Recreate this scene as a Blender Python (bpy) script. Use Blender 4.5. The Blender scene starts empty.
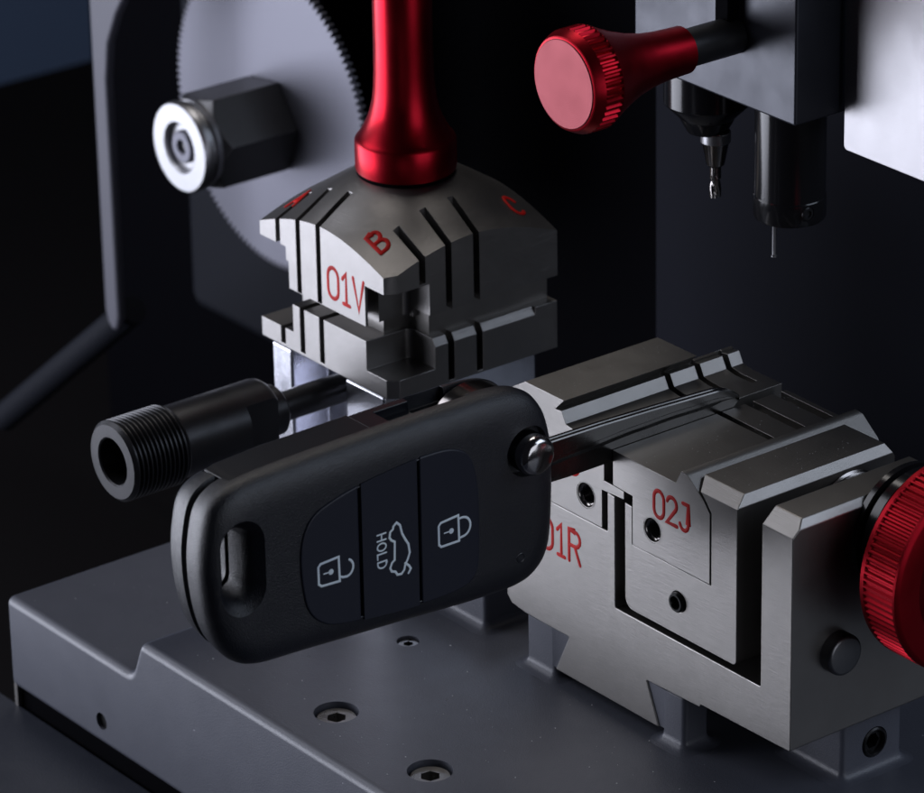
import bpy, bmesh, math, random
from mathutils import Vector, Matrix
random.seed(7)
PI = math.pi
SC = bpy.context.scene
COL = SC.collection

# ------------------------------------------------------------------ materials
def mat(name, base, metal=0.0, rough=0.5, bump=0.0, bscale=60.0, stretch=(1, 1, 1), rvar=0.0,
        spec=0.5, coat=0.0, cvar=0.0, aniso=0.0, speck=0.0, scratch=0.0):
    m = bpy.data.materials.new(name); m.use_nodes = True
    nt = m.node_tree; N = nt.nodes; L = nt.links
    b = N['Principled BSDF']
    b.inputs['Base Color'].default_value = (*base, 1)
    b.inputs['Metallic'].default_value = metal
    b.inputs['Roughness'].default_value = rough
    b.inputs['Specular IOR Level'].default_value = spec
    b.inputs['Coat Weight'].default_value = coat
    b.inputs['Coat Roughness'].default_value = 0.15
    tc = N.new('ShaderNodeTexCoord'); mp = N.new('ShaderNodeMapping')
    mp.inputs['Scale'].default_value = stretch
    L.new(tc.outputs['Object'], mp.inputs['Vector'])
    n = N.new('ShaderNodeTexNoise'); n.inputs['Scale'].default_value = bscale
    n.inputs['Detail'].default_value = 5
    L.new(mp.outputs['Vector'], n.inputs['Vector'])
    last = None
    if bump:
        bp = N.new('ShaderNodeBump'); bp.inputs['Strength'].default_value = bump
        bp.inputs['Distance'].default_value = 0.02
        L.new(n.outputs['Fac'], bp.inputs['Height']); last = bp
    if scratch:
        w = N.new('ShaderNodeTexNoise'); w.inputs['Scale'].default_value = 3.0; w.inputs['Detail'].default_value = 8
        mp2 = N.new('ShaderNodeMapping'); mp2.inputs['Scale'].default_value = (1, .35, 22)
        mp2.inputs['Rotation'].default_value = (.12, 0, 0)
        L.new(tc.outputs['Object'], mp2.inputs['Vector']); L.new(mp2.outputs['Vector'], w.inputs['Vector'])
        rp = N.new('ShaderNodeMapRange'); rp.inputs['From Min'].default_value = .60; rp.inputs['From Max'].default_value = .68
        L.new(w.outputs['Fac'], rp.inputs['Value'])
        bp2 = N.new('ShaderNodeBump'); bp2.inputs['Strength'].default_value = scratch
        bp2.inputs['Distance'].default_value = 0.03
        L.new(rp.outputs['Result'], bp2.inputs['Height'])
        if last: L.new(last.outputs['Normal'], bp2.inputs['Normal'])
        last = bp2
    if last: L.new(last.outputs['Normal'], b.inputs['Normal'])
    if rvar:
        n2 = N.new('ShaderNodeTexNoise'); n2.inputs['Scale'].default_value = 1.7; n2.inputs['Detail'].default_value = 6
        L.new(tc.outputs['Object'], n2.inputs['Vector'])
        r = N.new('ShaderNodeMapRange')
        r.inputs['From Min'].default_value = .3; r.inputs['From Max'].default_value = .7
        r.inputs['To Min'].default_value = max(.02, rough - rvar); r.inputs['To Max'].default_value = rough + rvar
        L.new(n2.outputs['Fac'], r.inputs['Value']); L.new(r.outputs['Result'], b.inputs['Roughness'])
    if cvar or speck:
        src = None
        if cvar:
            n3 = N.new('ShaderNodeTexNoise'); n3.inputs['Scale'].default_value = 2.3; n3.inputs['Detail'].default_value = 7
            L.new(tc.outputs['Object'], n3.inputs['Vector'])
            cr = N.new('ShaderNodeValToRGB')
            cr.color_ramp.elements[0].position = .3; cr.color_ramp.elements[1].position = .7
            cr.color_ramp.elements[0].color = (*[c * (1 - cvar) for c in base], 1)
            cr.color_ramp.elements[1].color = (*[min(1, c * (1 + cvar)) for c in base], 1)
            L.new(n3.outputs['Fac'], cr.inputs['Fac']); src = cr.outputs['Color']
        if speck:
            v = N.new('ShaderNodeTexVoronoi'); v.inputs['Scale'].default_value = 1.5
            v.inputs['Randomness'].default_value = 1
            L.new(tc.outputs['Object'], v.inputs['Vector'])
            lt = N.new('ShaderNodeMath'); lt.operation = 'LESS_THAN'; lt.inputs[1].default_value = speck
            L.new(v.outputs['Distance'], lt.inputs[0])
            mx = N.new('ShaderNodeMix'); mx.data_type = 'RGBA'
            mx.inputs['A'].default_value = (*base, 1); mx.inputs['B'].default_value = (.32, .32, .36, 1)
            if src: L.new(src, mx.inputs['A'])
            L.new(lt.outputs[0], mx.inputs['Factor']); src = mx.outputs['Result']
        L.new(src, b.inputs['Base Color'])
    return m

M = dict(
    steel=mat('nickel_steel', (.285, .274, .262), 1, .41, .16, 3.2, (1, 24, 24), .015, cvar=.025),
    steel_side=mat('brushed_nickel_steel', (.265, .256, .250), 1, .41, .16, 3.2, (20, 1, 24), .015, cvar=.03, scratch=.12),
    chrome=mat('polished_chrome', (.72, .73, .80), 1, .24, .05, 14, rvar=.04),
    alu=mat('brushed_aluminium', (.36, .352, .365), 1, .42, .12, 8, (1.2, 1, 20), .02),
    red=mat('red_anodised', (.38, .008, .018), 1, .34, .04, 80, rvar=.04),
    red_face=mat('red_anodised_turned', (.20, .030, .038), .7, .46, .05, 120, rvar=.03),
    red_paint=mat('red_paint_fill', (.52, .008, .006), 0, .6, .05, 40, cvar=.2, spec=.2),
    oxide=mat('black_oxide', (.030, .030, .033), .55, .36, .10, 50, rvar=.06),
    oxide_dark=mat('black_oxide_screw', (.012, .012, .013), .5, .32, .05, 50),
    gloss=mat('gloss_black', (.012, .012, .014), .2, .16, .02, 30),
    powder=mat('grey_powder_coat', (.078, .083, .104), 0, .40, .26, 34, rvar=.03, speck=.034, cvar=.03),
    powder_dark=mat('slate_powder_coat', (.026, .030, .044), 0, .50, .30, 30, rvar=.04),
    head=mat('slate_anodised', (.038, .041, .054), .4, .38, .08, 60, (1, 1, 1), .05),
    black=mat('matt_black', (.0012, .0012, .002), 0, .8, .1, 30, spec=.02),
    navy=mat('dark_navy_coat', (.0065, .0072, .012), 0, .75, .25, 40, spec=.06),
    plastic=mat('textured_black_plastic', (.0055, .0065, .011), 0, .35, .6, 52, spec=.75, rvar=.05),
    plastic_smooth=mat('smooth_black_plastic', (.008, .009, .014), 0, .30, .04, 30),
    rubber=mat('navy_rubber', (.008, .010, .021), 0, .46, .16, 60),
    print=mat('pale_blue_print', (.80, .90, 1.0), 0, .5, cvar=.08),
    dark_nickel=mat('dark_nickel', (.30, .28, .27), 1, .16, .05, 20, rvar=.05),
    blade=mat('blade_steel', (.15, .145, .14), 1, .25, .05, 6, (6, .6, 6), .05),
    gear=mat('gear_grey', (.142, .142, .168), .85, .48, .05, 40),
    nut=mat('nut_black', (.11, .11, .115), .8, .34, .08, 40),
    ring=mat('nut_silver', (.36, .36, .375), 1, .38, .05, 30),
    screw=mat('plated_screw', (.36, .35, .34), 1, .30, .08, 30, rvar=.08, cvar=.15),
    pivot=mat('bright_pivot', (.55, .53, .52), 1, .17, .05, 20, rvar=.05),
    red_dark=mat('red_anodised_dark', (.27, .006, .013), 1, .40, .04, 80, rvar=.04),
    pin=mat('dark_pin', (.19, .19, .195), 1, .36, .08, 40, rvar=.05),
    dust=mat('pale_dust', (.55, .55, .56), 0, .5),
    slate=mat('dark_slate', (.008, .009, .013), 0, .7, spec=.1),
    blue=mat('backdrop_blue', (.055, .085, .15), 0, .8),
    umber=mat('backdrop_umber', (.004, .0032, .0034), 0, .8, spec=.1),
    casting=mat('grey_casting', (.062, .062, .080), .2, .5, .1, 30),
)

def turned(m, cx, cy, cz, scale=9):
    nt = m.node_tree; N = nt.nodes; L = nt.links; b = N['Principled BSDF']
    tc = N.new('ShaderNodeTexCoord'); mp = N.new('ShaderNodeMapping'); mp.inputs['Location'].default_value = (-cx, -cy, -cz)
    w = N.new('ShaderNodeTexWave'); w.wave_type = 'RINGS'; w.rings_direction = 'Y'; w.inputs['Scale'].default_value = scale
    w.inputs['Distortion'].default_value = .6; w.inputs['Detail'].default_value = 3
    bp = N.new('ShaderNodeBump'); bp.inputs['Strength'].default_value = .04; bp.inputs['Distance'].default_value = .01
    L.new(tc.outputs['Object'], mp.inputs['Vector']); L.new(mp.outputs['Vector'], w.inputs['Vector'])
    L.new(w.outputs['Fac'], bp.inputs['Height']); L.new(bp.outputs['Normal'], b.inputs['Normal'])
turned(M['red_face'], -6.16, 0, 10.64)

# ------------------------------------------------------------------ mesh helpers
def link(name, me, m=None, parent=None):
    o = bpy.data.objects.new(name, me); COL.objects.link(o)
    if m is not None:
        me.materials.clear(); me.materials.append(M[m])
    if parent is not None: o.parent = parent
    return o

def thing(name, label, cat, loc=(0, 0, 0), group=None):
    o = bpy.data.objects.new(name, None); COL.objects.link(o)
    o.empty_display_size = .5
    o['label'] = label; o['category'] = cat
    if group: o['group'] = group
    return o

def bm_prism(bm, prof, axis, lo, hi):
    """extrude closed 2-D profile along an axis. profile coords: x->(y,z), y->(x,z), z->(x,y)"""
    def pt(a, b, c):
        return {'x': (c, a, b), 'y': (a, c, b), 'z': (a, b, c)}[axis]
    v0 = [bm.verts.new(pt(a, b, lo)) for a, b in prof]
    v1 = [bm.verts.new(pt(a, b, hi)) for a, b in prof]
    n = len(prof)
    bm.faces.new(v0); bm.faces.new(v1)
    for i in range(n):
        bm.faces.new((v0[i], v0[(i + 1) % n], v1[(i + 1) % n], v1[i]))

def bm_box(bm, x0, x1, y0, y1, z0, z1):
    bm_prism(bm, [(x0, y0), (x1, y0), (x1, y1), (x0, y1)], 'z', z0, z1)

def frame(axis, c):
    """point from (u,v,h): h along axis"""
    def f(u, v, h):
        if axis == 'x': return (c[0] + h, c[1] + u, c[2] + v)
        if axis == 'y': return (c[0] + u, c[1] + h, c[2] + v)
        return (c[0] + u, c[1] + v, c[2] + h)
    return f

def bm_lathe(bm, prof, axis, c, seg=64, rf=None, ph=0.0):
    """prof [(r,h)...]; r==0 closes with a pole; both ends capped. rf(angle index, r, h)->r"""
    f = frame(axis, c); rings = []
    for r, h in prof:
        if r <= 1e-6: rings.append([bm.verts.new(f(0, 0, h))]); continue
        ring = []
        for k in range(seg):
            a = ph + 2 * PI * k / seg
            rr = rf(k, r, h) if rf else r
            ring.append(bm.verts.new(f(rr * math.cos(a), rr * math.sin(a), h)))
        rings.append(ring)
    for A, B in zip(rings, rings[1:]):
        if len(A) == 1 and len(B) == 1: continue
        for k in range(seg):
            k2 = (k + 1) % seg
            if len(A) == 1: bm.faces.new((A[0], B[k2], B[k]))
            elif len(B) == 1: bm.faces.new((A[k], A[k2], B[0]))
            else: bm.faces.new((A[k], A[k2], B[k2], B[k]))
    if len(rings[0]) > 1: bm.faces.new(rings[0])
    if len(rings[-1]) > 1: bm.faces.new(rings[-1])

def bm_loft(bm, rings, closed=True):
    R = [[bm.verts.new(p) for p in r] for r in rings]
    n = len(R[0])
    for A, B in zip(R, R[1:]):
        for k in range(n):
            bm.faces.new((A[k], A[(k + 1) % n], B[(k + 1) % n], B[k]))
    bm.faces.new(R[0]); bm.faces.new(R[-1])

def to_mesh(bm, name='m'):
    bmesh.ops.recalc_face_normals(bm, faces=bm.faces)
    me = bpy.data.meshes.new(name); bm.to_mesh(me); bm.free()
    return me

def apply(me, mods):
    """mods: list of callables adding modifiers to a temp object; returns evaluated mesh"""
    o = bpy.data.objects.new('tmp', me); COL.objects.link(o)
    for f in mods: f(o)
    dg = bpy.context.evaluated_depsgraph_get(); dg.update()
    out = bpy.data.meshes.new_from_object(o.evaluated_get(dg))
    bpy.data.objects.remove(o)
    return out

def boolean(me, cut, op='DIFFERENCE'):
    c = bpy.data.objects.new('cut', cut); COL.objects.link(c)
    def f(o):
        md = o.modifiers.new('b', 'BOOLEAN'); md.operation = op; md.object = c; md.solver = 'EXACT'
        md.use_self = True
    out = apply(me, [f])
    bpy.data.objects.remove(c)
    return out

def bevel(me, w, seg=2, ang=32):
    def f(o):
        md = o.modifiers.new('v', 'BEVEL'); md.width = w; md.segments = seg; md.limit_method = 'ANGLE'
        md.angle_limit = math.radians(ang); md.use_clamp_overlap = True; md.miter_outer = 'MITER_ARC'
    return apply(me, [f])

def weighted(me):
    def f(o):
        md = o.modifiers.new('w', 'WEIGHTED_NORMAL'); md.weight = 100; md.keep_sharp = True; md.mode = 'FACE_AREA'
    return apply(me, [f])

def smooth(me, ang=35):
    me.polygons.foreach_set('use_smooth', [True] * len(me.polygons))
    me.set_sharp_from_angle(angle=math.radians(ang))
    me.update(); return me

class B:
    """collect shapes, cutters and finish as one mesh object"""
    def __init__(s): s.a = bmesh.new(); s.c = None
    def cut(s):
        if s.c is None: s.c = []
        b = bmesh.new(); s.c.append(b); return b
    def box(s, *a): bm_box(s.a, *a); return s
    def prism(s, *a): bm_prism(s.a, *a); return s
    def lathe(s, *a, **k): bm_lathe(s.a, *a, **k); return s
    def cbox(s, *a): bm_box(s.cut(), *a); return s
    def cprism(s, *a): bm_prism(s.cut(), *a); return s
    def clathe(s, *a, **k): bm_lathe(s.cut(), *a, **k); return s
    def done(s, name, m, parent=None, bev=0.0, seg=2, ang=35, inter=None, pre=0):
        me = to_mesh(s.a, name)
        if pre: me = bevel(me, pre, 6)
        if inter is not None: me = boolean(me, inter, 'INTERSECT')
        for c in (s.c or []): me = boolean(me, to_mesh(c))
        if bev: me = bevel(me, bev, seg)
        smooth(me, ang if not (bev or pre) else 50)
        if bev or pre: me = weighted(me)
        me.name = name
        return link(name, me, m, parent)

# ------------------------------------------------------------------ strokes (lettering)
def arc(cx, cy, rx, ry, a0, a1, n=10):
    return [(cx + rx * math.cos(math.radians(a0 + (a1 - a0) * i / n)), cy + ry * math.sin(math.radians(a0 + (a1 - a0) * i / n))) for i in range(n + 1)]
GL = {  # width, strokes in a unit-high box
    '0': (.52, [arc(.26, .70, .26, .30, 0, 180, 10) + arc(.26, .30, .26, .30, 180, 360, 10)[0:] + [(.52, .70)]]),
    '1': (.36, [[(.02, .80), (.20, 1.0), (.20, 0)], [(.04, 0), (.36, 0)]]),
    'V': (.52, [[(0, 1), (.26, 0), (.52, 1)]]),
    'R': (.50, [[(0, 0), (0, 1), (.28, 1)] + arc(.28, .76, .22, .24, 90, -90, 8) + [(0, .52)], [(.26, .52), (.50, 0)]]),
    '2': (.50, [arc(.25, .74, .25, .26, 165, -35, 10) + [(.0, 0), (.52, 0)]]),
    'J': (.44, [[(.16, 1), (.44, 1), (.44, .26)] + arc(.22, .26, .22, .26, 0, -165, 9)]),
    'G': (.52, [arc(.26, .72, .26, .28, 30, 180, 8) + arc(.26, .28, .26, .28, 180, 360, 10) + [(.52, .46), (.28, .46)]]),
    'A': (.56, [[(0, 0), (.28, 1), (.56, 0)], [(.1, .35), (.46, .35)]]),
    'B': (.52, [[(0, 0), (0, 1), (.26, 1)] + arc(.26, .76, .22, .24, 90, -90, 8) + [(0, .52)],
                [(.26, .52)] + arc(.26, .26, .26, .26, 90, -90, 8) + [(0, 0)]]),
    'C': (.56, [arc(.32, .68, .30, .32, 25, 180, 9) + arc(.32, .32, .30, .32, 180, 335, 9)]),
    'H': (.62, [[(0, 0), (0, 1)], [(.62, 0), (.62, 1)], [(0, .5), (.62, .5)]]),
    'O': (.74, [arc(.37, .5, .37, .5, 0, 360, 22)]),
    'L': (.50, [[(0, 1), (0, 0), (.50, 0)]]),
    'D': (.64, [[(0, 0), (0, 1), (.24, 1)] + arc(.24, .5, .40, .5, 90, -90, 12) + [(0, 0)]]),
}
def bm_stroke(bm, pts, nor, w, h):
    """raised rounded bead along 3-D points with surface normals"""
    P = [Vector(p) for p in pts]; n = len(P)
    closed = (P[0] - P[-1]).length < 1e-4
    if closed: P = P[:-1]; nor = nor[:-1]; n -= 1
    K = 7; rings = []
    for i in range(n):
        if closed: a, b = P[i] - P[i - 1], P[(i + 1) % n] - P[i]
        else:
            a = P[i] - P[i - 1] if i else P[1] - P[0]
            b = P[i + 1] - P[i] if i < n - 1 else P[i] - P[i - 1]
        a.normalize(); b.normalize(); t = (a + b)
        t = t.normalized() if t.length > 1e-5 else b
        N = Vector(nor[i]).normalized(); s = t.cross(N).normalized()
        k = 1 / max(.55, abs(t.dot(b)))
        ring = []
        for j in range(K):
            an = PI * j / (K - 1)
            ring.append(P[i] + s * (math.cos(an) * w * .5 * k) + N * (math.sin(an) * h - .3 * h))
        ring.append(P[i] - N * h * .8)
        rings.append(ring)
    if not closed:
        def cap(ring, c, d):
            return [c + (p - c) * .55 + d * w * .42 for p in ring]
        d0 = (P[0] - P[1]).normalized(); d1 = (P[-1] - P[-2]).normalized()
        rings = [cap(rings[0], P[0], d0)] + rings + [cap(rings[-1], P[-1], d1)]
    V = [[bm.verts.new(p) for p in r] for r in rings]; m = K + 1
    rng = range(len(V) if closed else len(V) - 1)
    for i in rng:
        A, Bq = V[i], V[(i + 1) % len(V)]
        for j in range(m): bm.faces.new((A[j], A[(j + 1) % m], Bq[(j + 1) % m], Bq[j]))
    if not closed: bm.faces.new(V[0]); bm.faces.new(V[-1])

def strokes(name, m, parent, paths, surf, w, h):
    """surf(u,v)->(point, normal)"""
    bm = bmesh.new()
    for p in paths:
        q = [surf(u, v) for u, v in p]
        bm_stroke(bm, [a for a, _ in q], [b for _, b in q], w, h)
    me = smooth(to_mesh(bm, name), 50)
    return link(name, me, m, parent)

def glyphs(txt, height, gap=.22):
    out = []; x = 0
    for ch in txt:
        wd, st = GL[ch]
        out.append([[((x + u) * height, v * height) for u, v in s] for s in st])
        x += wd + gap
    return out

def on_front(x, z, y=0.0):
    return lambda u, v: ((x + u, y, z + v), (0, -1, 0))

# ================================================================== MACHINE BED
PZ = -1.25                                   # level of the bed's top face
bed = thing('machine_bed', 'dark grey powder coated machine bed with a stepped front edge, under both clamps', 'machine base')
b = B()
b.prism([(-17.55, -4.08), (-17.55, -2.08), (-13.12, -2.08), (-12.78, PZ), (10, PZ), (10, -4.08)], 'y', -5.12, 9.2)
SCREWS = [(-8.12, -3.9, .42), (-5.25, -3.93, .42), (-9.55, -1.15, .22)]
for x, y, r in SCREWS: b.clathe([(r, -.62), (r, .5)], 'z', (x, y, PZ), seg=48)
b.clathe([(.18, -1), (.18, .9)], 'y', (-14.25, -5.12, -3.55), seg=32)
b.done('bed_plate', 'powder', bed, .02, 2, pre=.17)
for x, y, r in SCREWS:
    s = B(); k = r / .42
    R = .385 * k
    s.lathe([(R, -.60), (R, -.16 * k), (R * .93, -.11 * k), (0, -.11 * k)], 'z', (x, y, PZ), seg=48)
    s.clathe([(.19 * k, -.45), (.19 * k, .2)], 'z', (x, y, PZ), seg=6, ph=.4)
    s.done('cap_screw', 'screw', bed, .025, 3)
# thread of the small tapped hole
s = B(); s.lathe([(.185, 0), (.185, .02), (.15, .05), (.17, .08), (.15, .11), (.17, .14), (.15, .17), (.15, .2), (.15, .3), (0, .3)], 'y', (-14.25, -5.10, -3.55), seg=32)
# open thread ring: remove front cap
me = to_mesh(s.a, 'tapped_hole')
link('tapped_hole', smooth(me), 'oxide_dark', bed).location.y = .06

def rrect(x0, x1, y0, y1, off, r, n=6):
    x0 -= off; x1 += off; y0 -= off; y1 += off; r += off * .8; o = []
    for cx, cy, a in ((x1 - r, y1 - r, 0), (x0 + r, y1 - r, 90), (x0 + r, y0 + r, 180), (x1 - r, y0 + r, 270)):
        o += [(cx + r * math.cos(math.radians(a + 90 * i / n)), cy + r * math.sin(math.radians(a + 90 * i / n))) for i in range(n + 1)]
    return o
def boss(x0, x1, y0, y1, top, wedge=None, r=.10, hole=None):
    bm = bmesh.new(); rings = []
    h = top - PZ
    for dz, off in ((-.15, .24), (.0, .24), (.012, .16), (.035, .10), (.075, .045), (.13, .012), (.20, 0), (h - .03, 0), (h, -.03)):
        rings.append([(x, y, PZ + dz) for x, y in rrect(x0, x1, y0, y1, off, r)])
    bm_loft(bm, rings)
    me = to_mesh(bm, 'rail_boss')
    if wedge:
        w = bmesh.new(); bm_prism(w, wedge, 'y', y0 + .004, y1 - .1)
        me = boolean(me, to_mesh(w), 'UNION')
    if hole:
        w = bmesh.new(); bm_lathe(w, [(hole[2], -.6), (hole[2], .4)], 'x', (x1, hole[0], hole[1]), seg=40)
        me = boolean(me, to_mesh(w))
    smooth(me, 40)
    return link('rail_boss', me, 'powder', bed)
boss(-7.42, -6.56, .03, 1.6, -.20, [(-6.7, -1.0), (-6.7, -.21), (-6.12, -.21), (-6.52, -1.0)])
boss(-3.50, -2.88, .03, .62, -.20, [(-3.4, -1.0), (-3.4, -.21), (-3.90, -.21), (-3.56, -1.0)])
boss(-7.42, -2.88, 2.2, 3.4, -.25)
bo = boss(-1.7, -.22, 1.45, 2.88, -.12, hole=(2.22, -.70, .30))
s = B()
s.lathe([(.285, -.5), (.285, .005), (.255, .03), (.235, .03), (.20, -.02), (.20, -.06), (0, -.06)], 'x', (-.22, 2.22, -.70), seg=40)
s.clathe([(.155, -.3), (.155, .2)], 'x', (-.22, 2.22, -.70), seg=6)
s.done('set_screw', 'oxide_dark', bo, 0)
boss(-11.6, -8.95, .25, 1.9, -.3)

housing = thing('lower_housing', 'flat blue grey sheet metal top jutting out below the front edge of the bed', 'machine housing')
b = B(); b.box(-24, 12, -13, -4.9, -8.0, -4.62); b.done('housing_top', 'powder_dark', housing, .06)
b = B(); b.box(-17.62, 10, -4.86, 9, -8.0, -4.1); b.done('plinth', 'black', housing, .02)
b = B(); b.box(-17.68, -17.56, -4.97, 9, -4.75, -2.6); b.done('end_strip', 'steel', housing, .02)

# ================================================================== RIGHT CLAMP
cl = thing('key_clamp', 'satin steel clamp marked 01R and 02J gripping the key blade, with a red knob', 'key clamp')
D = 3.45
b = B()
b.prism([(0, -.02), (0, 4.35), (-.80, 4.35), (-.80, .93), (-4.78, .93), (-4.78, 3.15), (-4.99, 3.17), (-4.99, 2.395),
         (-7.95, 2.395), (-7.95, 0.0), (-7.82, -.14), (-7.4, -.195), (-6.12, -.195), (-6.52, -1.02), (-3.56, -1.02), (-3.90, -.20),
         (-2.42, -.15), (-2.40, -.09), (-.03, -.05)], 'y', 0, D)
b.cprism([(-.3, 3.83), (-.3, 5), (.9, 5), (.32, 4.36)], 'x', -1.0, .4)         # front chamfer on top of the upright
b.cprism([(-.16, 4.4), (.05, 4.4), (.05, 4.15)], 'y', -.5, 4)                  # long side chamfer
b.clathe([(.50, -3), (.50, 1)], 'x', (0, 2.6, 3.2), seg=48)
b.done('clamp_body', 'steel', cl, .022)

b = B()                                                                       # left fixed jaw
b.prism([(-5.14, 2.41), (-5.14, 3.17), (-4.52, 3.20), (-4.52, 3.355), (-5.075, 3.375), (-5.075, 4.07), (-5.90, 4.07), (-6.16, 4.11),
         (-6.28, 4.33), (-6.46, 4.31), (-6.20, 4.56), (-7.32, 4.56), (-7.75, 4.3), (-7.95, 4.2), (-7.95, 2.41)], 'y', -.003, 4.25)
b.cbox(-8.5, -6.51, 3.15, 5, 2.9, 5)
b.cbox(-6.52, -6.0, 3.15, 5, 4.345, 5)
for y in (2.44, 3.16, 3.84): b.cbox(-6.50, -5.45, y, y + .13, 3.93, 4.5)
b.clathe([(.235, -.4), (.235, 1)], 'y', (-5.59, 0, 2.90), seg=40)
b.done('fixed_jaw', 'steel', cl, .014)

b = B()                                                                       # insert 02J
b.prism([(-2.165, 2.40), (-2.165, 3.77), (-2.33, 3.97), (-2.74, 4.30), (-2.93, 4.33), (-3.08, 4.05), (-4.82, 4.07), (-4.82, 3.385),
         (-4.275, 3.355), (-4.275, 2.40)], 'y', -.006, 4.12)
for y, wy in ((2.44, .13), (3.12, .20), (3.80, .20)): b.cbox(-4.87, -3.40, y, y + wy, 3.80, 4.5)
for y in (2.78, 3.46, 4.05): b.cprism([(-3.40, 4.2), (-3.12, 4.2), (-3.26, 3.96)], 'y', y, y + .15)
b.clathe([(.225, -.6), (.225, 1)], 'y', (-3.72, 0, 2.89), seg=40)
b.done('jaw_insert', 'steel', cl, .016)

b = B()                                                                       # movable jaw
r = .22
def fil(cx, cz, r, a0, a1, n=5): return [(cx + r * math.cos(math.radians(a0 + (a1 - a0) * i / n)), cz + r * math.sin(math.radians(a0 + (a1 - a0) * i / n))) for i in range(n + 1)]
b.prism(fil(-4.50 + r, 1.06 + r, r, 180, 270) + fil(-1.45 - .1, 1.06 + .1, .1, -90, 0) +
        [(-1.45, 4.30), (-2.62, 4.30), (-2.30, 3.985), (-2.135, 3.79), (-2.135, 2.385), (-4.30, 2.385), (-4.30, 3.13), (-4.50, 3.15)], 'y', .004, 3.72)
b.cprism([(-.3, 3.89), (-.3, 5), (.9, 5), (.28, 4.31)], 'x', -2.9, -1.2)
b.cprism([(-1.60, 4.36), (-1.40, 4.36), (-1.40, 4.08), (-1.45, 4.12)], 'y', -.5, 4)
b.cprism([(3.5, 4.4), (4, 4.4), (4, 3.6)], 'x', -2.9, -1.2)
b.clathe([(.20, -.5), (.20, 1)], 'y', (-3.02, 0, 1.73), seg=40)
b.done('movable_jaw', 'steel', cl, .018)

def tapped(name, x, z, r):                                                    # threaded hole lining
    s = B(); prof = [(r + .004, .5)]
    prof = []
    h = .012
    bm = bmesh.new(); f = frame('y', (x, 0, z)); seg = 40; rings = []
    rr = r * 1.0; k = 0
    lst = [(r * 1.10, -.012), (r * .98, .03)]
    for i in range(9): lst += [(r * .97, .05 + i * .05), (r * .80, .072 + i * .05)]
    lst += [(r * .8, .55), (.0001, .55)]
    for q, hh in lst:
        rings.append([bm.verts.new(f(q * math.cos(2 * PI * j / seg), q * math.sin(2 * PI * j / seg), hh)) for j in range(seg)])
    for A, C in zip(rings, rings[1:]):
        for j in range(seg): bm.faces.new((A[j], A[(j + 1) % seg], C[(j + 1) % seg], C[j]))
    me = bpy.data.meshes.new(name); bm.to_mesh(me); bm.free()
    return link(name, smooth(me, 60), 'dark_nickel', cl)
tapped('tapped_hole', -5.59, 2.90, .235)
tapped('tapped_hole', -3.72, 2.89, .225)
s = B()
s.lathe([(.19, .3), (.19, -.05), (.165, -.08), (.13, -.08), (.115, -.05), (.115, .12), (0, .12)], 'y', (-3.02, 0, 1.73), seg=36)
s.done('grub_screw', 'oxide_dark', cl)

for txt, x, z, hgt, y in (('01R', -6.90, 1.40, .63, -.002), ('02J', -3.68, 3.20, .52, -.008), ('B', -6.12, 3.19, .62, -.005)):
    pos = on_front(x, z, y)
    bm = bmesh.new()
    for g in glyphs(txt, hgt, .17 if txt != '01R' else .2):
        for p in g:
            q = [pos(u, v) for u, v in p]; bm_stroke(bm, [a for a, _ in q], [c for _, c in q], .086, .012)
    link('engraved_marking', smooth(to_mesh(bm, 'engraved_marking'), 50), 'red_paint', cl)

s = B()
s.lathe([(0, -.35), (.385, -.35), (.385, .20), (.375, .235), (.345, .26), (.32, .268), (0, .272)], 'x', (0, 1.05, 1.6), seg=56)
s.done('guide_pin', 'pin', cl, 0)
s = B(); prof = [(0, -1.5)]
for i in range(12): prof += [(.80, -1.5 + i * .12), (.70, -1.44 + i * .12)]
prof += [(.46, -.06), (.46, .02), (.0, .02)]
s.lathe(prof, 'x', (0, 2.6, 3.30), seg=48); s.done('lead_screw', 'dark_nickel', cl, 0)

# red knurled knob (axis +X)
kn = B(); NK = 90; SEG = NK * 4
def kr(k, r, h): return r - (.042 if (k % 4 in (1, 2) and r > 1.80 and 1.0 <= h <= 1.70) else 0)
kn.lathe([(0, .42), (1.2, .42), (1.62, .80), (1.80, .86), (1.86, .90), (1.865, .985), (1.865, 1.0), (1.865, 1.70), (1.865, 1.715), (1.86, 1.76), (1.80, 1.80), (1.76, 1.81),
          (1.50, 1.84), (1.35, 1.845), (1.30, 1.82), (.6, 1.82), (0, 1.82)], 'x', (0, 2.60, 3.32), seg=SEG, rf=kr)
ko = kn.done('clamp_knob', 'red_dark', cl, 0, ang=28)
s = B(); s.lathe([(0, -.02), (1.22, -.02), (1.22, .10), (1.12, .13), (1.12, .20), (1.22, .24), (1.22, .43), (0, .46)], 'x', (0, 2.6, 3.52), seg=64)
s.done('knob_collar', 'gloss', ko, 0)

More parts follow.
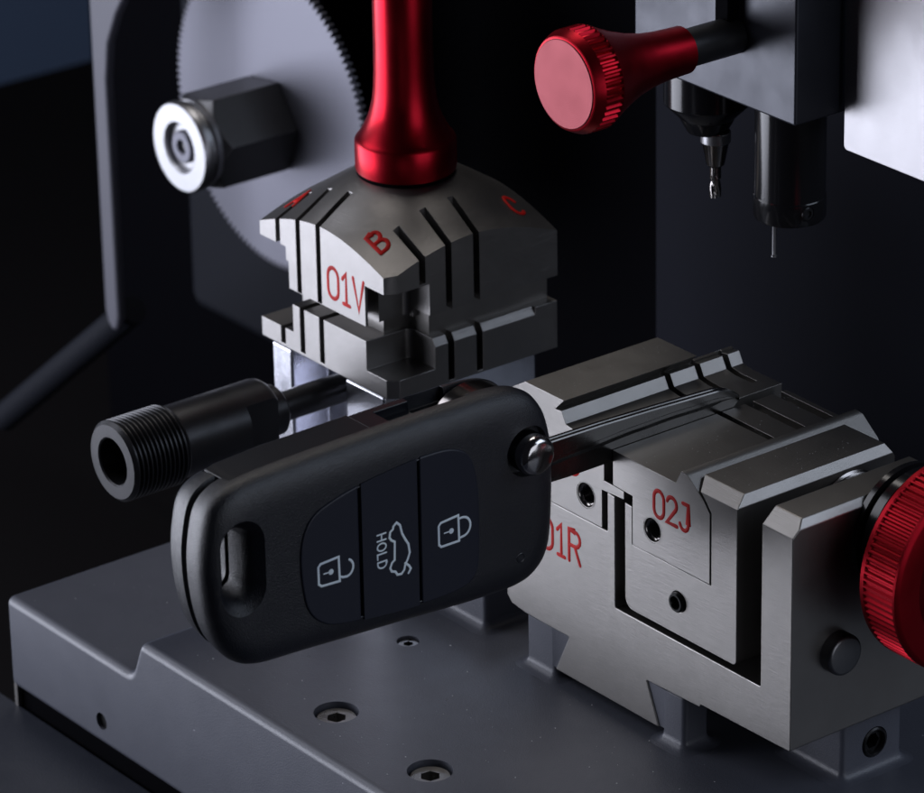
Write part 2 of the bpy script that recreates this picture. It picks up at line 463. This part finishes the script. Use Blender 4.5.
# ================================================================== LEFT CLAMP
lc = thing('rotating_key_clamp', 'four sided steel clamp marked 01V with domed top under a tall red handle', 'key clamp')
CX, CY = -13.54, 2.05
DOME = [(0, 6.50), (.95, 6.34), (1.5, 6.02), (2.05, 5.66), (2.5, 5.41), (2.92, 5.18), (3.6, 4.8)]
def dome_z(r):
    for (r0, z0), (r1, z1) in zip(DOME, DOME[1:]):
        if r <= r1: return z0 + (z1 - z0) * (r - r0) / (r1 - r0)
    return DOME[-1][1]
dm = []
for i in range(37):
    rr = i * .1; dm.append((rr, (dome_z(max(0, rr - .12)) + dome_z(rr) + dome_z(rr + .12)) / 3))
inter = bmesh.new(); bm_lathe(inter, dm + [(3.6, 3.9), (0, 3.9)], 'z', (CX, CY, 0), seg=128)
X0, X1, Y0, Y1 = -15.60, -11.46, 0.0, 4.10
b = B(); b.box(X0, X1, Y0, Y1, 4.05, 8)
b.cprism([(-12.2, -1), (0, -1), (0, .98)] + fil(-12.2 + .12, .98 - .12, .12, 90, 180, 6), 'z', 2, 4.89)   # pocket, front right corner
b.cbox(-12.75, -12.1, .06, .32, 4.0, 4.80)
b.cbox(-20, -14.75, -1, 1.2, 2, 4.90)                 # left overhang
b.cbox(-20, -14.67, -1, 1.2, 2, 4.62)
for x in (-15.0, -14.33, -13.67): b.cbox(x - .075, x + .075, -1, .80, 4.06 if x > -14.9 else 3, 9)
for y in (.82, 1.45, 2.12): b.cbox(-12.26, 0, y - .075, y + .075, 4.94 if y < 1 else 3, 9)
b.cbox(-20, -14.75, 3.1, 5, 2, 4.9)
b.cprism([(-11.62, -.05), (-11.3, -.05), (-11.3, .6), (-11.46, .24), (-11.6, 0)], 'z', 3, 8)
b.cbox(-12.0, 0, .95, 5, 3.9, 4.24)
b.done('upper_jaw', 'steel_side', lc, .016, 2, inter=to_mesh(inter))
b = B(); b.box(-15.66, -11.42, .003, 4.06, 2.74, 3.74)
b.cbox(-20, -14.60, -1, 1.0, 3.15, 5)
b.cprism([(-11.62, -.05), (-11.3, -.05), (-11.3, .5), (-11.42, .20), (-11.58, .003)], 'z', 2, 8)
b.cprism([(-12.2, -1), (0, -1), (0, 1.06)] + fil(-12.2 + .15, 1.06 - .15, .15, 90, 180, 6), 'z', 3.13, 5)
b.cprism([(-11.62, 3.9), (-11.3, 3.9), (-11.3, 3.50), (-11.42, 3.58)], 'y', 1.0, 3.5)
for x in (-14.94, -14.29, -13.65): b.cbox(x - .07, x + .07, -1, .80, 2.80, 9)
for y in (1.45, 2.14): b.cbox(-12.2, 0, y - .07, y + .07, 2.80, 9)
b.done('lower_jaw', 'steel_side', lc, .016)
b = B(); b.box(-14.65, -12.3, .5, 3.6, 3.6, 4.2); b.box(-12.6, -11.66, 1.1, 4.0, 3.5, 4.3); b.done('jaw_core', 'steel', lc, .01)
b = B(); b.box(-15.42, -11.75, .05, 3.8, -1.3, 2.70)
b.cbox(-14.76, -13.0, -1, .95, -2, 2.50); b.cbox(-14.76, -13.0, -1, .5, -2, 5)
b.done('pedestal', 'chrome', lc, .07, 3)
hd = B()
hp = [(0, 6.24), (.90, 6.24), (.90, 6.36), (.97, 6.40), (.985, 6.46), (.985, 6.98), (.96, 7.04), (.93, 7.07), (.88, 7.14), (.80, 7.28), (.73, 7.42), (.675, 7.58), (.625, 7.80), (.595, 8.05),
      (.578, 8.4), (.572, 9), (.572, 13.0), (.53, 13.06), (0, 13.06)]
hd.lathe(hp, 'z', (CX, CY, 0), seg=96); ho = hd.done('handle', 'red', lc, 0, ang=40)
s = B(); s.lathe([(0, 6.1), (.955, 6.1), (.955, 6.395), (0, 6.395)], 'z', (CX, CY, 0), seg=64); s.done('handle_shadow_ring', 'black', ho, 0)  # black ring painted in as the thin shadow line below the handle

bm = bmesh.new()
for g in glyphs('01V', .635, .20):
    for p in g:
        q = [on_front(-13.38, 4.30, .0)(u, v) for u, v in p]; bm_stroke(bm, [a for a, _ in q], [c for _, c in q], .094, .012)
link('engraved_marking', smooth(to_mesh(bm, 'engraved_marking'), 50), 'red_paint', lc)
def dome_surf(cx, cy, up, right, size):
    up = Vector(up); right = Vector(right)
    def f(u, v):
        x = cx + up.x * (v - size / 2) + right.x * (u - size * .26); y = cy + up.y * (v - size / 2) + right.y * (u - size * .26)
        def z(x, y):
            r = math.hypot(x - CX, y - CY); return (dome_z(max(0, r - .12)) + dome_z(r) + dome_z(r + .12)) / 3
        e = .01
        n = Vector((-(z(x + e, y) - z(x - e, y)) / (2 * e), -(z(x, y + e) - z(x, y - e)) / (2 * e), 1)).normalized()
        return ((x, y, z(x, y)), tuple(n))
    return f
for ch, cx, cy, up, rt in (('B', -12.28, .42, (-1, 0), (0, 1)), ('C', -12.08, 3.50, (-1, 0), (0, 1)), ('A', -15.12, .62, (0, 1), (1, 0))):
    bm = bmesh.new()
    for g in glyphs(ch, .46):
        for p in g:
            fs = []
            for (u0, v0), (u1, v1) in zip(p, p[1:]):
                k = max(1, int(math.hypot(u1 - u0, v1 - v0) / .06))
                fs += [(u0 + (u1 - u0) * i / k, v0 + (v1 - v0) * i / k) for i in range(k)]
            fs.append(p[-1]); sf = dome_surf(cx, cy, up, rt, .46); q = [sf(u, v) for u, v in fs]
            bm_stroke(bm, [tuple(Vector(a) + Vector(c) * .012) for a, c in q], [c for _, c in q], .088, .02)
    link('engraved_marking', smooth(to_mesh(bm, 'engraved_marking'), 50), 'red_paint', lc)

# ================================================================== THREADED SLEEVE
sl = thing('threaded_sleeve', 'black hollow threaded sleeve on a thin shaft pointing out of the chrome pedestal', 'threaded shaft')
RX, RZ = -13.58, 2.20
s = B(); prof = [(0, .30), (.46, .30), (.46, .0), (.475, -.03), (.70, -.03), (.76, .03)]
prof = [(0, 1.4), (.46, 1.4), (.46, .03), (.49, 0), (.73, 0), (.775, .045)]
h = .07
for i in range(12): prof += [(.80, h), (.80, h + .028), (.74, h + .058), (.74, h + .068)]; h += .100
prof += [(.76, h), (.74, h + .03), (.72, h + .05), (.72, 3.35), (.70, 3.45), (.66, 3.50), (0, 3.50)]
s.lathe(prof, 'y', (RX, -4.98, RZ), seg=72)
s.cbox(RX + .50, RX + 2, -4.98 + 2.75, 0, RZ - 2, RZ + 2)
s.done('sleeve', 'oxide', sl, 0, ang=30)
s = B(); s.lathe([(0, 0), (.50, 0), (.50, .28), (.44, .34), (.30, .36), (.29, 2.3), (0, 2.3)], 'y', (RX, -1.50, RZ), seg=48)
s.done('shaft', 'oxide', sl, 0)

# ================================================================== FLIP KEY
key = thing('car_key', 'black folding car key with three icon buttons, blade held in the right clamp', 'car key')
OUT = [(-1.72, 4.4), (-1.76, 5.05), (-1.93, 5.6), (-2.28, 6.0), (-2.85, 6.17), (-3.9, 6.20), (-5.2, 6.20), (-7.3, 6.16), (-8.30, 6.10), (-8.76, 5.97), (-9.03, 5.71), (-9.16, 5.3),
       (-9.23, 4.7), (-9.17, 3.95), (-8.99, 3.3), (-8.67, 2.86), (-8.18, 2.63), (-7.2, 2.56), (-5.1, 2.43), (-3.4, 2.32), (-2.5, 2.34), (-2.05, 2.56), (-1.82, 2.95), (-1.74, 3.6)]
def catmull(P, k=6):
    n = len(P); o = []
    for i in range(n):
        p0, p1, p2, p3 = (Vector(P[(i + j - 1) % n]) for j in range(4))
        for j in range(k):
            t = j / k
            o.append(.5 * ((2 * p1) + (p2 - p0) * t + (2 * p0 - 5 * p1 + 4 * p2 - p3) * t * t + (3 * p1 - p0 - 3 * p2 + p3) * t ** 3))
    return o
def inset(P, d):
    n = len(P); o = []
    for i in range(n):
        t = (P[(i + 2) % n] - P[i - 2]).normalized(); nn = Vector((-t.y, t.x))
        o.append(P[i] + nn * d)
    return o
OC = catmull(OUT)
cen = Vector((-5.5, 4.3))
if (inset(OC, .1)[0] - cen).length > (OC[0] - cen).length: SG = -1
else: SG = 1
def ring(x, d, P=OC): return [(x, p.x, p.y) for p in inset(P, d * SG)]
def capsule(cy, z0, z1, r, n=12):
    return [Vector((cy + r * math.cos(a), z1 + r * math.sin(a))) for a in [PI * i / n for i in range(n + 1)]] + \
           [Vector((cy + r * math.cos(a), z0 + r * math.sin(a))) for a in [PI + PI * i / n for i in range(n + 1)]]
def hole_cut(e=0.0):
    bm = bmesh.new(); R = []
    for x, d in ((-3.9, .34), (-4.16, .27), (-4.24, .20), (-4.32, .12), (-4.42, .05), (-4.58, .0), (-5.37, .0), (-5.58, .07), (-6.2, .3)):
        R.append([(x, p.x, p.y) for p in capsule(-8.53, 4.21, 5.03, .235 + d + e)])
    bm_loft(bm, R); return to_mesh(bm)
# front shell
bm = bmesh.new()
bm_loft(bm, [ring(x, d) for x, d in ((-4.945, .10), (-4.92, .06), (-4.80, .03), (-4.65, .01), (-4.52, .0), (-4.44, .02), (-4.36, .07), (-4.30, .14), (-4.26, .22), (-4.225, .33), (-4.205, .46), (-4.20, .62))])
me = boolean(to_mesh(bm), hole_cut())
c = bmesh.new(); bm_lathe(c, [(.47, -.25), (.47, .2)], 'x', (-4.20, -2.42, 4.98), seg=56)
me = boolean(me, to_mesh(c))
c = bmesh.new(); bm_box(c, -6, -4.72, -4.15, -2.1, 5.3, 7); me = boolean(me, to_mesh(c))
c = bmesh.new(); bm_box(c, -6, -4.64, -8.43, -3.38, 5.85, 7); me = boolean(me, to_mesh(c))
# button pad recess
PAD = [(-6.95, 3.16), (-7.17, 3.40), (-7.28, 3.75), (-7.33, 4.35), (-7.27, 4.80), (-7.06, 5.13), (-6.66, 5.30), (-6.05, 5.43), (-5.23, 5.52), (-4.59, 5.55), (-4.12, 5.50), (-3.80, 5.32), (-3.64, 4.95), (-3.58, 4.40),
       (-3.58, 3.75), (-3.60, 3.25), (-3.72, 2.96), (-4.05, 2.84), (-4.88, 2.83), (-5.74, 2.90), (-6.60, 3.01)]
PC = catmull(PAD, 6)
c = bmesh.new(); bm_loft(c, [ring(-4.26, .0, PC), ring(-4.0, 0, PC)]); me = boolean(me, to_mesh(c))
link('front_shell', smooth(me, 38), 'plastic', key)
# rear shell
bm = bmesh.new()
bm_loft(bm, [ring(x, d) for x, d in ((-5.06, .11), (-5.09, .07), (-5.22, .08), (-5.45, .12), (-5.56, .18), (-5.64, .28), (-5.69, .40), (-5.705, .5))])
me = boolean(to_mesh(bm), hole_cut())
c = bmesh.new(); bm_box(c, -5.35, -4, -4.15, -2.1, 5.3, 7); me = boolean(me, to_mesh(c))
c = bmesh.new(); bm_box(c, -5.46, -4, -8.43, -3.38, 5.85, 7); me = boolean(me, to_mesh(c))
link('rear_shell', smooth(me, 38), 'plastic', key)
# inner spine (keeps the seam dark) and top strip
bm = bmesh.new(); bm_loft(bm, [ring(-5.2, .34), ring(-4.8, .34)])
me = boolean(to_mesh(bm), hole_cut(.05)); c = bmesh.new(); bm_box(c, -6, -4, -4.15, -2.1, 5.3, 7); me = boolean(me, to_mesh(c))
link('inner_frame', smooth(me, 38), 'plastic_smooth', key)
b = B(); b.prism([(-8.40, 5.5), (-8.40, 5.99), (-8.22, 6.045), (-7.3, 6.10), (-5.42, 6.13), (-5.42, 5.5)], 'x', -5.435, -4.655); b.done('top_cover', 'plastic_smooth', key, .03, 3)
b = B(); b.prism([(-5.39, 5.5), (-5.39, 6.09), (-4.20, 6.09), (-4.15, 5.5)], 'x', -5.435, -4.655); b.cbox(-5.28, -4.80, -4.95, -3, 5.6, 7); b.done('blade_slot', 'plastic_smooth', key, .02, 2)

# three buttons
def clip(P, lo, hi):
    def cutv(P, v, keep):
        o = []
        for i in range(len(P)):
            a, c = P[i - 1], P[i]; ia, ic = keep(a.x), keep(c.x)
            if ia != ic:
                t = (v - a.x) / (c.x - a.x); o.append(a + (c - a) * t)
            if ic: o.append(c)
        return o
    if lo is not None: P = cutv(P, lo, lambda x: x >= lo)
    if hi is not None: P = cutv(P, hi, lambda x: x <= hi)
    return P
PI_ = [p for p in inset(PC, .035 * SG)]
for lo, hi, nm in ((None, -6.13, 'u'), (-6.07, -4.88, 't'), (-4.82, None, 'l')):
    b = B(); b.prism([(p.x, p.y) for p in clip(PI_, lo, hi)], 'x', -4.34, -4.165)
    bt = b.done('button', 'rubber', key, .045, 4, ang=50)
    S = lambda u, v: ((-4.164, u, v), (1, 0, 0))
    if nm == 'u':
        paths = [[(-6.96, 4.24), (-6.58, 4.26), (-6.57, 3.80), (-6.95, 3.82), (-7.01, 3.87), (-7.01, 4.19), (-6.96, 4.24)],
                 [(-6.57, 3.88), (-6.50, 3.85)] + arc(-6.44, 4.0, .16, .165, -80, 60, 9)]
        dot = [(-6.75, 4.03), (-6.90, 4.035)]
    elif nm == 'l':
        paths = [[(-4.39, 4.22), (-4.01, 4.25), (-4.00, 3.76), (-4.39, 3.76), (-4.44, 3.81), (-4.44, 4.17), (-4.39, 4.22)],
                 [(-4.0, 4.18), (-3.93, 4.185)] + arc(-3.92, 4.0, .17, .182, 80, -80, 9) + [(-4.0, 3.81)]]
        dot = [(-4.17, 4.0), (-4.32, 4.0)]
    else:
        paths = [[(-5.50, 4.28), (-5.48, 4.38), (-5.42, 4.42), (-5.41, 4.47), (-5.34, 4.52), (-5.27, 4.45), (-5.23, 4.28), (-5.17, 4.16), (-5.10, 4.04), (-5.075, 3.87), (-5.12, 3.76), (-5.18, 3.66), (-5.20, 3.58), (-5.26, 3.52),
                  (-5.35, 3.53), (-5.39, 3.60), (-5.47, 3.63), (-5.50, 3.70), (-5.46, 3.79), (-5.40, 3.83), (-5.39, 4.17), (-5.46, 4.22), (-5.50, 4.28)],
                 [(-5.18, 3.70), (-5.10, 3.63), (-5.06, 3.56), (-5.11, 3.49)]]
        dot = None
    if paths: strokes('button_icon', 'print', bt, paths, S, .046, .006)
    if dot:
        strokes('keyhole_icon', 'print', bt, [dot], S, .026, .005)
        s = B(); s.lathe([(.052, -.004), (.052, .004), (.03, .006), (0, .006)], 'x', (-4.164, dot[0][0], dot[0][1]), seg=24); s.done('keyhole_dot', 'print', bt)
    if nm == 't':
        hz = 4.40
        ps = []
        for g in glyphs('HOLD', .185, .30):
            for p in g: ps.append([(-5.76 + v, hz - u * 1.02) for u, v in p])
        strokes('button_text', 'print', bt, ps, S, .032, .005)
# raised lip round the pad
lp = inset(PC, -.012 * SG); P3 = [(-4.199, p.x, p.y) for p in lp]; P3.append(P3[0])
bm = bmesh.new(); bm_stroke(bm, P3, [(1, 0, 0)] * len(P3), .045, .026)
link('button_surround', smooth(to_mesh(bm, 'button_surround'), 50), 'plastic_smooth', key)
# pivot button
s = B(); s.lathe([(0, -.25), (.37, -.25), (.37, .20), (.355, .27), (.31, .325), (.25, .35), (0, .365)], 'x', (-4.20, -2.42, 4.98), seg=64)
s.done('pivot_button', 'pivot', key, 0, ang=50)
s = B(); s.lathe([(.095, -.01), (.095, .006), (.085, .012), (.065, .006), (.06, -.004), (0, -.004)], 'x', (-4.203, -2.62, 2.98), seg=32); s.done('moulded_dimple', 'plastic_smooth', key)
# blade head + blade
s_ = B(); s_.lathe([(.96, -5.30), (1.0, -5.26), (1.0, -4.78), (.96, -4.74)], 'x', (0, -2.95, 5.10), seg=96)
s_.done('blade_hinge', 'dark_nickel', key, .02)
def lerp(T, y):
    for (a, p), (b_, q) in zip(T, T[1:]):
        if y <= b_: return p + (q - p) * (y - a) / (b_ - a)
    return T[-1][1]
TOP = [(-2.7, 4.66), (-.2, 4.62), (1.0, 4.575), (2.5, 4.50), (2.85, 4.40), (3.0, 4.28)]
BOT = [(-2.7, 3.90), (-1.0, 3.84), (2.4, 3.84), (2.8, 4.02), (3.0, 4.20)]
GRV = [(-2.7, 4.20), (-1.3, 4.24), (-.1, 4.29), (.5, 4.31), (1.1, 4.32), (2.6, 4.30), (3.0, 4.24)]
bm = bmesh.new(); rings = []
y = -2.7
while y < 3.001:
    t, b_, g = lerp(TOP, y), lerp(BOT, y), lerp(GRV, y) + .004 * math.sin(y * 5.3)
    e = min(1.0, max(.05, (2.9 - y) / .5)); w = .062 * e; dp = .055 * e
    g = max(b_ + w + .02, min(t - w - .09, g))
    xr, xl = -4.835, -5.055
    rings.append([(xl, y, b_), (xl, y, t - .03), (xl + .03, y, t), (-4.965, y, t), (-4.945, y, t - .022 * e), (-4.925, y, t), (xr - .018, y, t), (xr, y, t - .02),
                  (xr, y, t - .115), (xr - .018, y, t - .125), (xr - .018, y, g + w + .02 if g + w + .02 < t - .13 else t - .13), (xr - .018, y, g + w), (xr - dp, y, g + w * .45), (xr - dp, y, g - w * .55), (xr, y, g - w * 1.1), (xr, y, b_)])
    y += .06
bm_loft(bm, rings)
link('blade', smooth(to_mesh(bm, 'blade'), 22), 'blade', key)

# ================================================================== GEAR WHEEL WITH NUT
gw = thing('gear_wheel', 'large grey toothed wheel with a black hex nut at its centre, behind the left clamp', 'gear wheel')
GX, GZ, GY = -26.57, 2.26, 8.0
s = B(); NT = 140
def gr(k, r, h): return r + ((.0, .13, .13, .0)[k % 4] if r > 3.4 else 0)
s.lathe([(3.50, 0.0), (3.52, .02), (3.52, .14), (3.50, .16)], 'y', (GX, GY, GZ), seg=NT * 4, rf=gr)
s.done('toothed_disc', 'gear', gw, 0, ang=25)
NX, NZ = -26.60, 2.10
s = B(); s.lathe([(1.02, 2.24), (1.17, 2.0), (1.17, 0.0)], 'y', (NX, 5.95, NZ), seg=6, ph=math.radians(8))
s2 = bmesh.new(); bm_lathe(s2, [(0, -1), (.86, -.05), (1.19, .28), (1.19, 4), (0, 4)], 'y', (NX, 5.95, NZ), seg=64)
no = s.done('hex_nut', 'nut', gw, .02, inter=to_mesh(s2))
s = B(); s.lathe([(0, .22), (1.0, .22), (1.02, .02), (.99, .0), (.94, .0), (.92, -.18), (.0, -.18)], 'y', (NX, 5.90, NZ), seg=64)
s.done('nut_collar', 'ring', no, 0)
s = B(); s.lathe([(.6, .25), (1.0, .25), (1.04, .21), (1.04, .06), (1.0, .0), (.60, .0), (.55, .04), (.55, .25)], 'y', (NX, 5.55, NZ), seg=64)
s.clathe([(.53, -1), (.53, 1)], 'y', (NX, 5.55, NZ), seg=48)
s.done('washer', 'ring', no, 0)
s = B(); s.lathe([(0, .6), (.38, .6), (.38, .05), (.34, 0), (.18, 0), (.15, .03), (.15, .3), (0, .3)], 'y', (NX, 5.60, NZ), seg=48)
s.done('centre_bolt', 'nut_bolt' if 'nut_bolt' in M else 'gear', no, 0)

# ================================================================== SPINDLE HEAD
sh = thing('spindle_head', 'grey blue spindle head block holding an end mill and a thin probe', 'spindle head')
b = B(); b.box(-9.0, -4.53, 4.0, 8.0, 9.33, 12.8); b.box(-9.9, -9.0, 4.9, 8.0, 9.5, 12.8); b.done('head_block', 'head', sh, .05, 3)
s = B(); s.lathe([(0, 1.5), (.82, 1.5), (.82, -.42), (.80, -.46), (.52, -.74), (.50, -.80), (.38, -1.02), (0, -1.02)], 'z', (-8.02, 4.95, 9.05), seg=64)
ch = s.done('cutter_holder', 'gloss', sh, 0, ang=25)
s = B(); s.lathe([(0, .05), (.27, .05), (.27, -.16), (.25, -.20), (.17, -.62), (.105, -.68), (.105, -.9), (0, -.9)], 'z', (-7.84, 5.0, 8.02), seg=32)
co = s.done('end_mill', 'dark_nickel', ch, 0)
s = B(); s.lathe([(0, .05), (.285, .05), (.285, -.15), (0, -.15)], 'z', (-7.84, 5.0, 8.0), seg=40); s.done('collet', 'ring', ch, .01)
# fluted tip
bm = bmesh.new(); rings = []
for i in range(25):
    z = 7.25 - i * .021; tw = i * .13; rg = []
    for k in range(24):
        a = 2 * PI * k / 24; q = .108 * (1 - .42 * (0.5 + .5 * math.cos(2 * (a - tw))) ** 3)
        rg.append((-7.84 + q * math.cos(a), 5.0 + q * math.sin(a), z))
    rings.append(rg)
bm_loft(bm, rings); link('flutes', smooth(to_mesh(bm, 'flutes'), 60), 'dark_nickel', co)
s = B(); s.lathe([(0, 2.6), (.66, 2.6), (.66, .40), (.675, .38), (.675, .0), (.65, -.05), (.60, -.07), (0, -.07)], 'z', (-5.76, 5.0, 7.05), seg=64)
s.clathe([(.13, -.3), (.13, .4)], 'x', (-5.76 + .62, 4.86, 7.26), seg=32)
ph = s.done('probe_holder', 'gloss', sh, 0)
s = B(); s.lathe([(.13, -.12), (.13, .0), (.11, .02), (.07, .02), (.06, -.02), (0, -.02)], 'x', (-5.76 + .655, 4.86, 7.26), seg=32); s.done('set_screw', 'oxide', ph, 0)
s = B(); s.lathe([(0, .1), (.075, .1), (.10, -.02), (.10, -.06), (.06, -.12), (.038, -.20), (.038, -.86), (.055, -.87), (.055, -.90), (0, -.91)], 'z', (-6.12, 4.95, 6.98), seg=24)
s.done('probe_tip', 'ring', ph, 0)

# lever with knob
lv = thing('release_lever', 'small red knurled cone knob on a black arm in front of the spindle head', 'lever')
LX, LZ = -6.16, 10.64
s = B(); NK2 = 44
def lr(k, r, h): return r - (.05 if (k % 4 in (1, 2) and r > .9 and .24 < h < .60) else 0)
s.lathe([(0, .03), (.82, .03), (.86, .05), (.90, .12), (.945, .22), (.955, .245), (.955, .59), (.95, .61), (.93, .66), (.83, .86), (.70, 1.16), (.58, 1.50), (.50, 1.85), (.46, 2.2), (.445, 2.55), (.44, 2.74), (.40, 2.77), (0, 2.77)],
        'y', (LX, 0, LZ), seg=NK2 * 4, rf=lr)
ko = s.done('knob', 'red', lv, 0, ang=28)
s = B(); s.lathe([(0, .0), (.80, .0), (.815, .012), (.815, .05), (0, .05)], 'y', (LX, 0.01, LZ), seg=96); s.done('knob_face', 'red_face', ko, 0)
s = B(); s.lathe([(0, 2.7), (.35, 2.7), (.35, 3.98), (0, 3.98)], 'y', (LX, 0, LZ), seg=48); s.done('arm', 'oxide', lv, 0)
b = B(); b.box(LX - .26, LX + .12, 3.72, 3.985, LZ - .02, 12.6); b.done('lever_bracket', 'black', lv, .04)

# ================================================================== COVER PLATE, FRAME, BACKDROP
cp = thing('cover_plate', 'bright brushed aluminium plate hanging to the right of the spindle head', 'metal plate')
cr_ = .10
b = B(); b.prism([(-4.36, 12.6)] + fil(-4.36 + cr_, 8.70 + cr_, cr_, 180, 270, 6) + [(-1.6, 8.70), (-1.6, 12.6)], 'y', 5.02, 5.35); b.done('plate', 'alu', cp, .02)

fr = thing('upright_frame', 'blurred grey upright machine casting left of the toothed wheel', 'machine frame')
b = B(); b.prism([(-30.70, 20), (-30.72, -3.2), (-30.62, -3.55), (-30.40, -3.72), (-30.22, -3.6), (-30.15, -3.3), (-30.15, 1.0), (-30.15, 2.6), (-30.0, 3.5), (-29.6, 4.3), (-29.1, 5.0), (-28.4, 5.8), (-27.6, 6.6), (-27.6, 20)], 'y', 6, 6.25)
b.done('casting', 'casting', fr, .10, 4)
def bar(bm, p, q, r, n=20):
    p, q = Vector(p), Vector(q); d = (q - p).normalized(); a = d.orthogonal().normalized(); c = d.cross(a)
    bm_loft(bm, [[tuple(o + a * r * math.cos(2 * PI * k / n) + c * r * math.sin(2 * PI * k / n)) for k in range(n)] for o in (p, q)])
bm = bmesh.new(); bar(bm, (-30.4, 6.6, -3.3), (-36.5, 6.6, -8.2), .35); link('diagonal_arm', smooth(to_mesh(bm)), 'slate', fr)

# fine metal dust, too small and too many to count
bm = bmesh.new()
def flake(x, y, z, r):
    a0 = random.random() * 6.28; n = random.randint(3, 5); lo = []; hi = []
    for k in range(n):
        a = a0 + 2 * PI * k / n; q = r * random.uniform(.5, 1.2)
        lo.append(bm.verts.new((x + q * math.cos(a), y + q * math.sin(a), z))); hi.append(bm.verts.new((x + q * .6 * math.cos(a), y + q * .6 * math.sin(a), z + r * random.uniform(.3, .9))))
    bm.faces.new(lo); bm.faces.new(hi)
    for k in range(n): bm.faces.new((lo[k], lo[(k + 1) % n], hi[(k + 1) % n], hi[k]))
for _ in range(150): flake(random.uniform(-12, 1.2), random.uniform(-4.7, .0), PZ + .001, random.choice((.006, .008, .012, .018)))
for _ in range(25): flake(random.uniform(-17, -13.6), random.uniform(-4.8, -1.5), -2.079, random.choice((.006, .008, .014)))
for _ in range(110):
    u = random.random(); flake(-4.78 + random.random() ** 2 * 1.5, random.uniform(.1, 4.0), 4.062, random.choice((.005, .007, .010)))
for _ in range(40): flake(random.uniform(-2.55, -1.65), random.uniform(.4, 3.4), 4.301, random.choice((.005, .007, .009)))
for _ in range(40): flake(random.uniform(-7.2, -6.3), random.uniform(.1, 3.0), 4.561, random.choice((.005, .007)))
ds = link('metal_dust', to_mesh(bm, 'metal_dust'), 'dust')
ds['label'] = 'fine bright metal dust scattered over the bed and the clamp tops'; ds['category'] = 'dust'; ds['kind'] = 'stuff'

def struct(name, b, m, bev=0):
    o = b.done(name, m, None, bev); o['kind'] = 'structure'; return o
b = B(); b.box(-14.6, -5.2, 9.2, 9.8, -6, 14); struct('back_panel', b, 'navy', .1)
b = B(); b.box(-41.6, -14.6, 13, 13.6, -12, 16); struct('recess_wall', b, 'black')
b = B(); b.box(-33.9, -28.6, 10.5, 11.2, -5.4, 9); struct('recess_panel', b, 'slate', .4)
b = B(); b.box(-90, 40, -30, 60, -15, -14); struct('table_top', b, 'umber')
b = B(); b.box(-72, -70.4, -30, 80, -14, 20); struct('backdrop', b, 'blue')

# ================================================================== CAMERA
yaw, pit, rol = (math.radians(a) for a in (52.5296, 24.0965, -1.0804))
d = Vector((-math.sin(yaw) * math.cos(pit), math.cos(yaw) * math.cos(pit), -math.sin(pit)))
r0 = Vector((math.cos(yaw), math.sin(yaw), 0)); u0 = r0.cross(d)
R_ = r0 * math.cos(rol) + u0 * math.sin(rol); U_ = -r0 * math.sin(rol) + u0 * math.cos(rol)
cam = bpy.data.cameras.new('camera'); co_ = bpy.data.objects.new('camera', cam); COL.objects.link(co_)
mw = Matrix((R_, U_, -d)).transposed().to_4x4(); mw.translation = Vector((52.50958846, -47.32168282, 38.39782186))
co_.matrix_world = mw
cam.sensor_fit = 'HORIZONTAL'; cam.sensor_width = 36; cam.lens = 4578.7 / 924 * 36
cam.clip_end = 1000; cam.clip_start = 1
cam.dof.use_dof = True; cam.dof.focus_distance = 81.5; cam.dof.aperture_fstop = .45
SC.camera = co_

# ================================================================== LIGHT
def area(name, loc, target, sx, sy, power, col):
    l = bpy.data.lights.new(name, 'AREA'); l.shape = 'RECTANGLE'; l.size = sx; l.size_y = sy; l.energy = power; l.color = col
    o = bpy.data.objects.new(name, l); COL.objects.link(o); o.location = loc
    o.rotation_euler = (Vector(target) - Vector(loc)).to_track_quat('-Z', 'Y').to_euler(); return o
area('softbox_left', (-47, -32, -1), (-10, 2, 0), 48, 26, 29000, (.84, .87, 1.0))
area('softbox_upper_left', (-46, -26, 38), (-8, 0, 2), 30, 24, 7500, (.88, .90, 1.0))
area('softbox_back', (38, 37, 42), (-5, 0, 4), 42, 34, 11500, (.72, .82, 1.0))
area('top_fill', (-30, 12, 55), (-8, 0, 3), 22, 22, 6400, (1, .95, .91))  # fill lamp added overhead to lift the upward faces
area('fill_right', (46, 4, 12), (-6, 0, 3), 34, 30, 4000, (.84, .88, 1.0))
w = bpy.data.worlds.new('World'); SC.world = w; w.use_nodes = True
bg = w.node_tree.nodes['Background']; bg.inputs['Color'].default_value = (.5, .52, .7, 1); bg.inputs['Strength'].default_value = .012
SC.view_settings.view_transform = 'Standard'; SC.view_settings.look = 'None'; SC.view_settings.gamma = 1; SC.view_settings.exposure = 0
